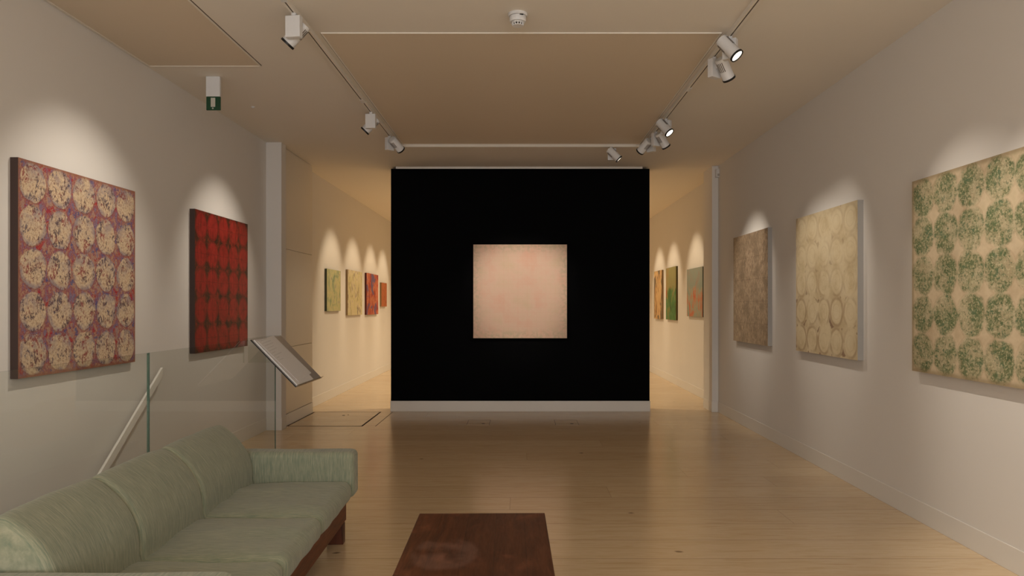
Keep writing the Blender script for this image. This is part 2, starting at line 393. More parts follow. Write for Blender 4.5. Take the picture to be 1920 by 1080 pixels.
def tag(o, label, cat, group=None):
    o['label'] = label; o['category'] = cat
    if group: o['group'] = group
    return o
def thing(name, label, cat, loc=(0,0,0), rot=(0,0,0), group=None):
    o = bpy.data.objects.new(name, None); C.objects.link(o); o.location = loc; o.rotation_euler = rot
    o.empty_display_size = .1
    return tag(o, label, cat, group)
def struct(name, bm, m, bevel=0, smooth=False):
    o = obj(name, bm, m, bevel=bevel, smooth=smooth); o['kind'] = 'structure'; return o
def boxes(*bs):
    bm = bm_new()
    for b in bs: add_box(bm, *b)
    return bm

def rounded_box(bm, x0, x1, y0, y1, z0, z1, r, n=22, crown=(0,0,0), wrinkle=0, seed=0, sag=0):
    """closed soft box: rounded edges, optional crown on the top, soft wrinkles"""
    c = Vector(((x0+x1)/2, (y0+y1)/2, (z0+z1)/2)); h = Vector(((x1-x0)/2, (y1-y0)/2, (z1-z0)/2))
    vm = {}
    def vert(p):
        k = (round(p[0], 5), round(p[1], 5), round(p[2], 5))
        if k not in vm: vm[k] = bm.verts.new(p)
        return vm[k]
    def warp(s):
        return math.copysign(1-(1-abs(s))**1.35, s)
    def pt(s):
        s = [warp(q) for q in s]
        p = Vector((s[0]*h.x, s[1]*h.y, s[2]*h.z))
        i = Vector([max(-h[k]+r, min(h[k]-r, p[k])) for k in range(3)])
        d = p-i
        if d.length > 1e-9: p = i+d.normalized()*min(r, max(abs(d.x), abs(d.y), abs(d.z))*1.0 if False else r) if d.length >= 1e-9 else p
        f = (1-s[0]**2)*(1-s[1]**2)
        if s[2] > 0: p.z += crown[2]*f*s[2]
        p.x += crown[0]*(1-s[1]**2)*(1-s[2]**2)*s[0]
        p.y += crown[1]*(1-s[0]**2)*(1-s[2]**2)*s[1]
        if wrinkle:
            from mathutils import noise
            q = Vector((p.x*3+seed*5.1, p.y*7+seed, p.z*3))
            p += d.normalized()*wrinkle*noise.noise(q) if d.length > 1e-9 else Vector((0,0,0))
            p.z += (wrinkle*1.2*noise.noise(q*1.0) if s[2] > .3 else 0)
        return p+c
    T = [-1+2*k/n for k in range(n+1)]
    for ax in range(3):
        for sg in (-1, 1):
            g = []
            for a in T:
                row = []
                for b in T:
                    s = [0, 0, 0]; s[ax] = sg; s[(ax+1)%3] = a; s[(ax+2)%3] = b
                    row.append(vert(pt(s)))
                g.append(row)
            for i in range(n):
                for j in range(n):
                    q = (g[i][j], g[i+1][j], g[i+1][j+1], g[i][j+1])
                    if len(set(q)) == 4:
                        try: bm.faces.new(q)
                        except ValueError: pass

# ------------------------------------------------------------------ the room
y0, y1 = -3.2, 17.0
HX = -2.11                                          # inner edge of the stair opening
struct('floor', boxes((HX, 3.2, y0, y1, -.12, 0), (XL-.12, HX, 5.72, y1, -.12, 0), (XL-.12, HX, y0, -1.6, -.12, 0)), M['floor'])
struct('ceiling', boxes((XL-.15, 3.2, y0, y1, H, H+.15)), M['ceil'])
struct('wall_left', boxes((XL-.12, XL, y0, y1, -2.4, H)), M['wall'])
struct('wall_right', boxes((XR, XR+.3, y0, 9.97, 0, H)), M['wall'])
struct('wall_right_end', boxes((2.50, XR, 9.53, 9.97, 0, H)), M['wall'])
struct('wall_right_corridor', boxes((2.72, 2.88, 9.97, y1, 0, H)), M['wall'])
struct('wall_far', boxes((XL-.12, 2.88, y1, y1+.12, 0, H)), M['wall'])
# front wall behind the viewer, with a wide shop window
struct('wall_back', boxes((XL, 2.6, y0-.12, y0, 0, .5), (XL, -2.2, y0-.12, y0, .5, 2.9), (2.2, 2.6, y0-.12, y0, .5, 2.9), (XL, 2.6, y0-.12, y0, 2.9, H)), M['wall'])
bmw = boxes((-2.2, 2.2, y0-.08, y0-.02, .5, .56), (-2.2, 2.2, y0-.08, y0-.02, 2.84, 2.9), (-2.2, -2.14, y0-.08, y0-.02, .56, 2.84), (2.14, 2.2, y0-.08, y0-.02, .56, 2.84), (-.03, .03, y0-.08, y0-.02, .56, 2.84))
struct('window_1', bmw, M['trim'])
# pier at the end of the left wall
PX = -2.715
struct('wall_left_pier', boxes((XL, -2.68, 8.14, 8.30, 0, H), (XL, PX-.02, 8.30, 9.48, 0, H)), M['wall'])
# black partition
struct('wall_middle', boxes((-1.714, 1.693, YP, YP+.3, .138, 3.195)), M['black'])
struct('trim_1', boxes((-1.65, 1.60, YP-.006, YP+.30, 3.195, H)), M['trim'])
struct('baseboard_middle', boxes((-1.720, 1.699, YP-.012, YP+.3, 0, .138)), M['trim'], bevel=.002)  # paler paint than the side skirtings stands in for light falling here
struct('baseboard_right', boxes((XR-.006, XR, y0, 9.53, 0, .133), (2.494, XR, 9.524, 9.53, 0, .133), (2.494, 2.50, 9.53, 9.97, 0, .133)), M['skirt'], bevel=.002)
struct('baseboard_right_corridor', boxes((2.714, 2.72, 9.97, y1, 0, .133)), M['skirt'], bevel=.002)
struct('baseboard_left', boxes((XL, XL+.006, 5.72, 8.134, 0, .14), (XL, -2.674, 8.134, 8.14, 0, .14), (-2.68, -2.674, 8.14, 8.30, 0, .14)), M['skirt'], bevel=.002)
struct('baseboard_left_corridor', boxes((XL, XL+.006, 9.49, y1, 0, .135)), M['skirt'], bevel=.002)
# stair flight going down behind the glass
bms = bm_new()
for k in range(12):
    add_box(bms, XL, HX-.02, 5.72-.25*(k+1), 5.72-.25*k, -2.4, -.185*(k+1))
add_box(bms, XL, HX-.02, -1.6, 2.72, -2.4, -2.3)
struct('floor_stairs', bms, M['floor'])
struct('wall_stairwell', boxes((HX, HX+.08, -1.6, 5.72, -2.4, -.12), (XL, HX, -1.68, -1.6, -2.4, -.12), (XL, HX, 5.72, 5.8, -2.4, -.12)), M['wall'])

# ceiling panels with a slim raised bead
def panel(name, x0, x1, ya, yb, trim, far=True):
    struct(name, boxes((x0, x1, ya, yb, H-.003, H+.01)), M['panel'])
    w, d = .010, .007
    bs = [(x0-w, x0, ya-w, yb+w, H-d, H+.001), (x1, x1+w, ya-w, yb+w, H-d, H+.001), (x0, x1, ya-w, ya, H-d, H+.001)]
    if far: bs.append((x0, x1, yb, yb+w, H-d, H+.001))
    struct(trim, boxes(*bs), M['ceil'])
    g = .007                                        # dark strips that paint in the shadow line outside the bead, long sides
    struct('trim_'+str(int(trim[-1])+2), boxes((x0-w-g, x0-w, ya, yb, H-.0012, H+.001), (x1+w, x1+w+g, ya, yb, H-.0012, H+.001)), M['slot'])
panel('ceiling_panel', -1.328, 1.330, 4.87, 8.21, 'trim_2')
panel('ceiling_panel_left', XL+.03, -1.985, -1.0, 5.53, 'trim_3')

# cupboard doors on the side of the pier
cb = thing('wall_cupboard', 'tall flush cream cupboard built into the pier left of the corridor', 'cupboard', (PX, 8.9, 0))
def cd(z0, z1): return boxes((-.02, 0, -.57, .57, z0, z1))
obj('carcass', boxes((-.022, -.014, -.60, .585, .135, 3.215)), M['gloss'], cb)
for z0, z1 in ((.142, .908), (.914, 2.045), (2.051, 3.19)):
    obj('door', cd(z0, z1), M['gloss'], cb, bevel=.003)
obj('plinth', boxes((-.02, .004, -.595, .585, 0, .135)), M['trim'], cb, bevel=.002)

# ------------------------------------------------------------------ floor fittings
t = thing('floor_hatch', 'large flush wooden hatch let into the boards beside the pier', 'floor hatch', (-2.27, 8.97, 0))
obj('lid', boxes((-.42, .42, -.545, .545, 0, .0015)), M['floor'], t)
gb = boxes((-.44, .44, -.56, -.545, 0, .0018), (-.44, .44, .545, .56, 0, .0018), (-.44, -.42, -.56, .56, 0, .0018), (.42, .44, -.56, .56, 0, .0018))
obj('frame_gap', gb, M['gap'], t)
obj('border_board_joint', boxes((.585, .592, -.56, .56, 0, .001)), M['gap'], t)
bmp = bm_new(); add_cyl(bmp, (.02, .26, 0), (.02, .26, .003), .018); obj('finger_hole', bmp, M['gap'], t)
bmp = bm_new(); add_cyl(bmp, (.07, .30, 0), (.07, .30, .003), .010); obj('finger_hole', bmp, M['gap'], t)
for (px0, px1, lab) in ((877, 918, 'small flush floor socket lid left of centre before the black wall'), (1041, 1083, 'small flush floor socket lid right of centre before the black wall')):
    ya, yb = F*CH/(797-VY), F*CH/(787.5-VY)
    xa, xb = (px0-VX)*8.66/F, (px1-VX)*8.66/F
    cx, cy = (xa+xb)/2, (ya+yb)/2
    t = thing('floor_socket', lab, 'floor socket', (cx, cy, 0), group='floor sockets before the black wall')
    w, d = (xb-xa)/2, (yb-ya)/2
    obj('lid', boxes((-w, w, -d, d, 0, .0012)), M['floor'], t)
    obj('lid_gap', boxes((-w-.004, -w, -d, d, 0, .0015), (w, w+.004, -d, d, 0, .0015), (-w, w, d, d+.006, 0, .0015)), M['gap'], t)
    b = bm_new(); add_cyl(b, (w*.45, -d*.5, 0), (w*.45, -d*.5, .002), .022); obj('finger_hole', b, M['gap'], t)

# ------------------------------------------------------------------ paintings
def face_mesh(bm, w, h, t, mi_face=0, mi_side=1):
    """canvas on stretcher, face at x=+t looking along +x; y = width, z = height, uv on the face"""
    add_box(bm, 0, t, -w/2, w/2, -h/2, h/2, mi_side)
    uvl = bm.loops.layers.uv.new('UVMap')
    bm.faces.ensure_lookup_table()
    for f in bm.faces:
        f.normal_update()
def painting(name, label, cat, loc, rotz, w, h, t, face, side, group=None, edge_label=None):
    e = thing(name, label, cat, loc, (0, 0, rotz), group)
    # stretcher with canvas edges, then the painted face as its own slab
    obj('stretcher', boxes((0, t-.003, -w/2, w/2, -h/2, h/2)), side, e)
    bm = bm_new(); x0 = t-.003
    add_box(bm, x0, t, -w/2, w/2, -h/2, h/2, 1)
    lay = bm.loops.layers.uv.new('UVMap')
    for f in bm.faces:
        if all(abs(l.vert.co.x-t) < 1e-6 for l in f.loops):
            f.material_index = 0
        for l in f.loops:
            l[lay].uv = (l.vert.co.y/w+.5, l.vert.co.z/h+.5)
    o = obj('canvas', bm, [face, side], e, smooth=False)
    return e
def wall_art(side, ya, yb, z0, z1, t, face, edge, name, label, cat='painting', group=None, X=None):
    X = X if X is not None else (XL if side == 'L' else XR)
    if side == 'L': return painting(name, label, cat, (X, (ya+yb)/2, (z0+z1)/2), 0, yb-ya, z1-z0, t, face, edge, group)
    return painting(name, label, cat, (X, (ya+yb)/2, (z0+z1)/2), PI, yb-ya, z1-z0, t, face, edge, group)

wall_art('L', 4.06, 5.29, .988, 2.225, .045, art_big(), M['brown_edge'], 'painting', 'large square painting of cream circles on red and blue ground above the glass balustrade')
wall_art('L', 6.26, 7.47, .982, 2.229, .045, art_red(), M['brown_edge'], 'painting', 'square painting of deep red circles with dark brown edge near the document holder')
wall_art('R', 3.49, 4.72, .975, 2.199, .045, art_green(), M['cream_edge'], 'painting', 'large square painting of mottled green circles on cream ground')
wall_art('R', 5.484, 6.711, .982, 2.193, .045, art_cream(), M['linen'], 'painting', 'square painting of faint pale ochre circles with grey edge')
wall_art('R', 7.48, 8.69, .978, 2.197, .045, art_brown(), M['linen'], 'painting', 'square mottled stone brown painting with grey edge on the right wall')
painting('painting', 'square pale pink painting centred on the black wall', 'painting', (-.012, YP, 1.580), -PI/2, 1.228, 1.228, .04, art_pink(), M['rim'])

G = 'small abstract paintings along the corridor behind'
e1 = plain('dark_green_edge', lin(74, 78, 56), .8); e2 = plain('tan_edge', lin(150, 122, 84), .8); e3 = plain('dark_red_edge', lin(90, 30, 20), .8)
e4 = plain('grey_green_edge', lin(96, 104, 92), .8); e5 = plain('olive_edge', lin(96, 84, 40), .8)
wall_art('L', 10.56, 11.36, 1.31, 1.93, .034, art_streak('art_green_yellow', [(.36, lin(140, 144, 146)), (.45, lin(206, 198, 146)), (.53, lin(178, 182, 138)), (.62, lin(112, 136, 116))], None, 5, 1), e1, 'small_painting', 'small green and pale yellow abstract, nearest on the left corridor wall', group=G)
wall_art('L', 11.83, 12.9, 1.232, 1.98, .034, art_streak('art_cream_grey', [(.38, lin(140, 128, 114)), (.46, lin(218, 204, 170)), (.55, lin(208, 198, 146)), (.62, lin(160, 142, 120))], None, 7, 2), e2, 'small_painting', 'small cream and grey streaked abstract, left corridor wall beside the red one', group=G)
wall_art('L', 13.27, 14.36, 1.221, 1.989, .034, art_streak('art_red_purple', [(.34, lin(84, 76, 104)), (.46, lin(168, 62, 36)), (.54, lin(200, 128, 96)), (.66, lin(176, 30, 24))], lin(110, 90, 120), 4, 3), e3, 'small_painting', 'small red and mauve abstract on the left corridor wall', group=G)
wall_art('L', 14.69, 15.27, 1.37, 1.856, .034, art_streak('art_orange', [(.34, lin(120, 60, 34)), (.5, lin(190, 110, 66)), (.66, lin(150, 84, 60))], None, 3, 4), e2, 'small_painting', 'smallest orange brown abstract, farthest on the left corridor wall', group=G)
XC = 2.72
wall_art('R', 10.78, 11.79, 1.221, 1.973, .034, art_streak('art_teal_red', [(.34, lin(196, 74, 46)), (.45, lin(190, 128, 98)), (.54, lin(160, 160, 140)), (.66, lin(120, 146, 142))], None, 4, 5, .5, (lin(140, 150, 140), .6)), e4, 'small_painting', 'small teal and coral abstract, nearest on the right corridor wall', group=G, X=XC)
wall_art('R', 12.63, 13.5, 1.135, 2.077, .034, art_streak('art_green_orange', [(.34, lin(80, 84, 50)), (.46, lin(78, 120, 66)), (.54, lin(96, 136, 82)), (.66, lin(180, 130, 70))], lin(170, 84, 44), 3, 6, .4, (lin(160, 146, 98), .55)), e5, 'small_painting', 'small dark green and orange abstract, middle of the right corridor wall', group=G, X=XC)
wall_art('R', 13.9, 14.7, 1.13, 2.073, .034, art_streak('art_ochre', [(.34, lin(110, 84, 66)), (.46, lin(206, 164, 112)), (.54, lin(220, 188, 138)), (.64, lin(186, 124, 84))], lin(120, 104, 84), 4, 7), e2, 'small_painting', 'small ochre and peach abstract beside the black wall on the right', group=G, X=XC)

# ------------------------------------------------------------------ ceiling fittings
def tr_box(c, sx, sy, z0, z1): return (c[0]-sx/2, c[0]+sx/2, c[1]-sy/2, c[1]+sy/2, z0, z1)
# tracks
def track(label, a, b, axis, couplers):
    mid = ((a[0]+b[0])/2, (a[1]+b[1])/2, H)
    e = thing('light_track', label, 'lighting track', mid, group='ceiling lighting tracks round the centre panel')
    L = abs((b[1]-a[1]) if axis == 'y' else (b[0]-a[0]))/2
    w, hh, s = .017, .030, .005
    if axis == 'y': r = [(-w, -s, -L, L, -hh, 0), (s, w, -L, L, -hh, 0), (-s, s, -L, L, -.012, 0)]; sl = [(-s, s, -L, L, -.028, -.012)]
    else: r = [(-L, L, -w, -s, -hh, 0), (-L, L, s, w, -hh, 0), (-L, L, -s, s, -.012, 0)]; sl = [(-L, L, -s, s, -.028, -.012)]
    obj('rail', boxes(*r), M['ceil'], e); obj('slot', boxes(*sl), M['slot'], e)
    for k in couplers:
        k -= mid[1] if axis == 'y' else mid[0]
        q = (-w-.001, w+.001, k-.05, k+.05, -hh-.002, -hh+.002) if axis == 'y' else (k-.05, k+.05, -w-.001, w+.001, -hh-.002, -hh+.002)
        obj('coupler', boxes(q), M['white'], e)
    return e
track('white ceiling track running away along the left edge of the centre panel', (-1.395, 2.2), (-1.395, 8.16), 'y', (4.25, 6.4))
track('white ceiling track running away along the right edge of the centre panel', (1.395, 2.2), (1.395, 8.16), 'y', (6.05,))
track('white ceiling track crossing the room before the black wall', (-1.30, 8.25), (1.30, 8.25), 'x', ())
for k, sx in ((0, -1), (1, 1)):
    b = bm_new(); pts = []
    for i in range(7):
        a = PI/2*i/6; pts.append((sx*(1.30+.095*math.sin(a)), 8.155+.095*math.cos(a)))
    prev = None
    for p, q in zip(pts, pts[1:]):
        add_cyl(b, (p[0], p[1], H-.015), (q[0], q[1], H-.015), .0155, seg=10)
    o = obj('track_corner', b, M['ceil']); tag(o, ('left' if sx < 0 else 'right')+' curved white corner joining side track to the cross track', 'track corner', 'curved corners of the ceiling track')

GS = 'white cylindrical spotlights on the ceiling tracks'
lens_m = N('lit_lens'); em = lens_m.node('ShaderNodeEmission'); em.inputs[0].default_value = (1, .86, .66, 1); em.inputs[1].default_value = 5.5
lens_m.t.links.new(em.outputs[0], lens_m.out.inputs[0]); M['lens'] = lens_m.m

def spotlight(label, x, y, target, power, cone, col=(1, .80, .58), side=1, group=GS, zt=H-.030, blend=.85, dbox=0):
    tx, ty, tz = target
    t = Vector((tx-x, ty-y, 0)).normalized(); s = Vector((t.y, -t.x, 0))*side
    rot = math.atan2(t.y, t.x)
    e = thing('track_spotlight', label, 'spotlight', (x, y, zt), (0, 0, rot), group)
    # local frame: +x = aim direction on plan, s side = -y (side=1)
    sy = -side
    obj('adapter', (lambda b: (add_cyl(b, (0, 0, 0), (0, 0, -.018), .016, seg=16), b)[1])(bm_new()), M['white'], e)
    obj('driver_box', boxes((-.047, .047, -.022, .022, -.150, -.018)), M['white'], e, bevel=.003)
    piv = Vector((0, sy*.078, -.075))
    obj('bracket', boxes((-.012, .012, min(sy*.022, sy*.036), max(sy*.022, sy*.036), -.090, -.060)), M['white'], e)
    R = Matrix.Rotation(-rot, 3, 'Z')
    wp = Vector((x, y, zt))+Matrix.Rotation(rot, 3, 'Z')@piv
    d = (R@(Vector(target)-wp)).normalized()
    # head modelled along local -z of its own frame, then aimed
    q = d.to_track_quat('-Z', 'Y')
    hd = bm_new()
    add_lathe(hd, [(.030, .052), (.040, .050), (.0435, .040), (.0435, -.102), (.0445, -.104), (.0445, -.108), (.038, -.108), (.038, -.096)], 32)
    head = obj('lamp_head', hd, M['white'], e)
    head.location = piv; head.rotation_mode = 'QUATERNION'; head.rotation_quaternion = q
    rb = bm_new()
    prof = [(.0385, -.110), (.0385, -.116), (.0465, -.118), (.0475, -.110), (.0475, -.104), (.0452, -.103), (.0452, -.109)]
    seg = 32; rings = [[rb.verts.new((r*math.cos(2*PI*k/seg), r*math.sin(2*PI*k/seg), z)) for k in range(seg)] for r, z in prof]
    for a, b in zip(rings, rings[1:]+rings[:1]):
        for k in range(seg): rb.faces.new((a[k], a[(k+1)%seg], b[(k+1)%seg], b[k]))
    rim = obj('rim', rb, M['rim'], head)
    lb = bm_new(); add_cyl(lb, (0, 0, -.1085), (0, 0, -.1115), .0380, seg=32); obj('lens', lb, M['lens'], head)
    for sg in (1, -1):
        vb = bm_new()
        for k in range(5):
            a = math.radians(60+15*k); c, sn = math.cos(a), math.sin(a)
            v = [vb.verts.new((p*c*.0439-q2*sn, sg*(p*sn*.0439+q2*c), z)) for p in (1.0, 1.012) for q2 in (-.0026, .0026) for z in (.030, -.040)]
            for f in ((0,1,3,2), (4,6,7,5), (0,4,5,1), (2,3,7,6), (0,2,6,4), (1,5,7,3)): vb.faces.new([v[i] for i in f])
        obj('cooling_slots', vb, M['slot'], head)
    L = bpy.data.lights.new('spot_beam', 'SPOT'); L.energy = power; L.color = col; L.spot_size = math.radians(cone); L.spot_blend = blend; L.shadow_soft_size = .018
    lo = bpy.data.objects.new('spot_beam', L); C.objects.link(lo); lo.parent = head; lo.location = (0, 0, -.125)
    return e

W1 = (1, .89, .755)
spotlight('white track spotlight nearest on the left, aimed at the cream circles painting', -1.395, 4.47, (-2.81, 4.67, 1.62), 66, 68, W1)
spotlight('second white spotlight on the left track, aimed at the red painting', -1.395, 6.76, (-2.81, 6.86, 1.65), 64, 62, W1)
spotlight('last white spotlight on the left track at the panel corner, aimed at the pink painting', -1.395, 7.72, (0.0, 9.55, 1.55), 95, 36, W1)
spotlight('nearest spotlight on the right track showing its lit lens', 1.395, 4.86, (2.53, 4.05, 1.45), 54, 54, W1)
spotlight('slotted white spotlight just beyond the nearest lit one on the right track', 1.395, 5.26, (2.53, 6.10, 1.5), 42, 52, W1)
spotlight('smaller lit spotlight in the far cluster of the right track', 1.395, 7.00, (2.53, 6.10, 1.45), 40, 50, W1)
spotlight('spotlight with black rim just behind the far lit one on the right track', 1.395, 7.52, (2.53, 8.10, 1.6), 50, 50, W1)
spotlight('last spotlight on the right track, turned left to the pink painting', 1.395, 7.80, (0.0, 9.55, 1.55), 95, 36, W1, side=-1)
spotlight('single spotlight hanging from the cross track before the black wall', 1.03, 8.25, (2.53, 8.06, 1.6), 36, 50, W1)
# unseen lamps without fixtures in corridor and near the viewer, some added as fill
G2 = 'corridor spotlights hidden behind the black wall'
W2 = (1, .80, .54)
# (unseen light sources of the corridor and the near room)
def hidden_spot(x, y, target, power, cone, col, blend=.7):
    L = bpy.data.lights.new('unseen_beam', 'SPOT'); L.energy = power; L.color = col; L.spot_size = math.radians(cone); L.spot_blend = blend; L.shadow_soft_size = .03
    o = bpy.data.objects.new('unseen_beam', L); C.objects.link(o); o.location = (x, y, H-.15)
    d = Vector(target)-Vector(o.location); o.rotation_euler = d.to_track_quat('-Z', 'Y').to_euler()
for y in (10.95, 12.35, 13.8, 15.0):
    hidden_spot(-1.5, y, (XL, y, 1.6), 62, 56, W2)
for y in (11.3, 13.0, 14.3):
    hidden_spot(1.45, y, (XC, y, 1.6), 62, 56, W2)
hidden_spot(1.395, 3.5, (2.58, 3.5, 1.3), 50, 54, W1)
for y in (10.4, 12.6, 14.6, 16.0): hidden_spot(-.2, y, (-.2, y, 0), 190, 130, W2, 1)  # unseen wide downlights added so floor bounce brightens the corridor ceiling
for y in (-2.4, -1.2, 0.0, 1.2, 2.2):
    hidden_spot(-1.395, y, (XL, y+.2, 1.6), 48, 76, W1); hidden_spot(1.395, y, (XR, y+.2, 1.6), 56, 76, W1)  # unseen wall spots added near the viewer for more ambient light
for y in (-2.2, -.6): hidden_spot(0, y, (0, y, 0), 160, 120, W1, 1)  # unseen downlights added behind the viewer to lift the near ceiling

# smoke detector
sm = thing('smoke_detector', 'round white smoke detector on the ceiling near the top', 'smoke detector', (-.02, 4.55, H))
b = bm_new(); add_lathe(b, [(.060, 0), (.062, -.008), (.056, -.016), (.030, -.018)], 40); obj('base', b, M['white'], sm)
b = bm_new(); add_lathe(b, [(.050, -.0185), (.0515, -.022), (.0515, -.046), (.049, -.052), (.036, -.054)], 40); obj('body', b, M['white'], sm)
b = bm_new(); add_lathe(b, [(.040, -.055), (.040, -.060), (.030, -.061)], 40); add_lathe(b, [(.034, -.072), (.032, -.076), (.0, -.0765)][:2], 40)
for k in range(12):
    a = 2*PI*k/12; add_cyl(b, (.036*math.cos(a), .036*math.sin(a), -.058), (.032*math.cos(a), .032*math.sin(a), -.074), .004, seg=8)
obj('sensor_cage', b, M['white'], sm)
b = bm_new(); add_lathe(b, [(.026, -.060), (.026, -.073)], 24); obj('sensor_chamber', b, M['gap'], sm)
b = boxes((.012, .034, -.0513, -.044, -.0245, -.020)); obj('indicator_slit', b, M['rim'], sm)

# exit sign
ex = thing('exit_sign', 'green exit sign under a white box hanging from the ceiling', 'exit sign', (-2.452, 5.83, H))
obj('housing', boxes((-.0555, .0555, -.04, -.010, -.160, 0)), M['white'], ex, bevel=.003)
obj('sign_plate', boxes((-.055, .058, -.034, -.022, -.268, -.160)), M['green_sign'], ex, bevel=.003)
b = bm_new(); add_box(b, -.018, .017, -.0355, -.0335, -.242, -.170)
add_cyl(b, (-.002, -.0355, -.2535), (-.002, -.0335, -.2535), .0065, seg=20)
obj('pictogram', b, M['sign_white'], ex)
b = bm_new(); add_lathe(b, [(.017, 0), (.017, -.004), (.010, -.010), (.004, -.014)], 24)
o = obj('ceiling_sensor', b, M['white'], loc=(-2.46, 6.68, H)); tag(o, 'tiny round white sensor on the ceiling right of the exit sign', 'sensor')

ms = thing('motion_sensor', 'small white sensor box high on the end of the right wall', 'motion sensor', (2.575, 9.50, 3.12))
obj('case', boxes((-.038, .034, -.03, .024, -.055, .055)), M['white'], ms, bevel=.008)
obj('lens_window', boxes((-.020, .018, -.033, -.029, -.040, -.010)), M['linen'], ms, bevel=.002)

# ------------------------------------------------------------------ balustrade, handrail, document holder
GX = -2.09; GZ = 1.132
def glass_panel(label, ya, yb):
    e = thing('glass_panel', label, 'glass balustrade panel', (GX, (ya+yb)/2, 0), group='glass balustrade panels of the stairwell')
    L = (yb-ya)/2; bm = bm_new(); t = .005
    add_box(bm, -t, t, -L+.001, L-.001, .0, GZ, 0)
    for f in bm.faces:
        f.normal_update()
        if abs(f.normal.x) < .5: f.material_index = 1
    obj('pane', bm, [M['glass'], M['edge']], e, smooth=False)
    obj('floor_channel', boxes((-.014, -t-.0005, -L, L, 0, .05), (t+.0005, .014, -L, L, 0, .05)), M['trim'], e)
glass_panel('clear glass balustrade panel nearest the viewer, behind the sofa', .6, 4.076)
glass_panel('clear glass balustrade panel at the far end carrying the document holder', 4.086, 6.19)

hr = thing('handrail', 'flat white sloping handrail on the stair wall behind the glass', 'handrail', (XL, 5.2, .54))
pts = [(-1.35, -1.01), (.45, .33), (.45, .37), (-1.35, -.97)]
sl = .333/.445; a0 = (-2.4, -2.4*sl)
b = bm_new(); add_prism(b, [(-2.3, -2.3*sl-.036), (.455, .455*sl-.036), (.455, .455*sl+.036), (-2.3, -2.3*sl+.036)], 'x', .050, .068)
obj('rail', b, M['trim'], hr, bevel=.002)
for k in (-2.0, -1.3):
    b = bm_new(); add_cyl(b, (0, k, k*sl-.01), (.056, k, k*sl-.005), .008, seg=12); obj('bracket', b, M['white'], hr)

# document holder
TL = Vector((-2.05, 5.53, 1.137)); dn = Vector((.344, 0, -.357)); up = Vector((0, .69, 0)); nrm = Vector((.357, 0, .344)).normalized()
dh = thing('document_holder', 'clear acrylic document holder hooked over the end of the glass', 'document holder', tuple(TL))
def slab(bm, u0, u1, v0, v1, n0, n1, ang=0, uv=False):
    c = Vector(((u0+u1)/2, (v0+v1)/2)); co = []
    for nn in (n0, n1):
        for (u, v) in ((u0, v0), (u1, v0), (u1, v1), (u0, v1)):
            d = Vector((u, v))-c; d = Vector((d.x*math.cos(ang)-d.y*math.sin(ang), d.x*math.sin(ang)+d.y*math.cos(ang)))+c
            co.append(Vector((0, 1, 0))*d.x+dn.normalized()*d.y+nrm*nn)
    v = [bm.verts.new(p) for p in co]
    fs = [bm.faces.new([v[i] for i in f]) for f in ((0,3,2,1),(4,5,6,7),(0,1,5,4),(1,2,6,5),(2,3,7,6),(3,0,4,7))]
    if uv:
        lay = bm.loops.layers.uv.verify()
        uvs = {0:(0,1),1:(1,1),2:(1,0),3:(0,0),4:(0,1),5:(1,1),6:(1,0),7:(0,0)}
        for f in fs:
            for l in f.loops: l[lay].uv = uvs[v.index(l.vert)]
b = bm_new(); slab(b, 0, .69, 0, .496, -.004, 0); obj('tray', b, M['tray'], dh)
b = bm_new(); slab(b, -.004, 0, 0, .496, -.008, 0); obj('dark_tray_edge', b, M['rim'], dh)
b = bm_new(); slab(b, 0, .69, .496, .500, -.004, .022); obj('lip', b, M['acrylic'], dh)
for yy in (.0, .68):
    b = bm_new(); add_prism(b, [(-.062, -.003), (0, -.003), (.168, -.175), (-.025, -.175), (-.025, -.010), (-.055, -.010), (-.055, -.175), (-.062, -.175)], 'y', yy, yy+.005)
    obj('hook_gusset', b, M['acrylic'], dh)
obj('hook_bar', boxes((-.062, .0, 0, .69, .0005, .0055)), M['acrylic'], dh)
GP = 'sheets on the document holder'
b = bm_new(); slab(b, .02, .45, .012, .488, .001, .010, 0, True); o = obj('paper_stack', b, M['paper'], smooth=False); o.location = TL
tag(o, 'lower stack of white printed sheets lying straight on the acrylic holder', 'paper', GP)
b = bm_new(); slab(b, .07, .50, .012, .450, .011, .013, math.radians(-5), True); o = obj('paper_sheet', b, M['paper'], smooth=False); o.location = TL
tag(o, 'top white printed sheet lying crooked on the acrylic holder', 'paper', GP)

# ------------------------------------------------------------------ sofa
so = thing('sofa', 'long low sage green three seat sofa with dark wood frame beside the glass', 'sofa', (-1.45, 3.40, 0), (0, 0, math.radians(1.5)))
ys = [-.98, -.405, .215, .925]
for k in range(3):
    b = bm_new(); rounded_box(b, -.34, .465, ys[k]+.002, ys[k+1]-.002, .232, .352, .045, 26, (0.008, 0, .018), .006, k+1)
    obj('seat_cushion', b, M['fab_x'], so)
prof = [(-.125, .30), (-.118, .38), (-.122, .46), (-.145, .535), (-.185, .60), (-.24, .655), (-.295, .69), (-.335, .685), (-.36, .65), (-.375, .56), (-.37, .42), (-.35, .30)]
def catmull(P, n=5):
    out = []; m = len(P)
    for i in range(m):
        p0, p1, p2, p3 = (Vector(P[(i+j-1) % m]) for j in range(4))
        for k in range(n):
            t = k/n
            out.append(.5*((2*p1)+(p2-p0)*t+(2*p0-5*p1+4*p2-p3)*t*t+(3*p1-p0-3*p2+p3)*t**3))
    return out
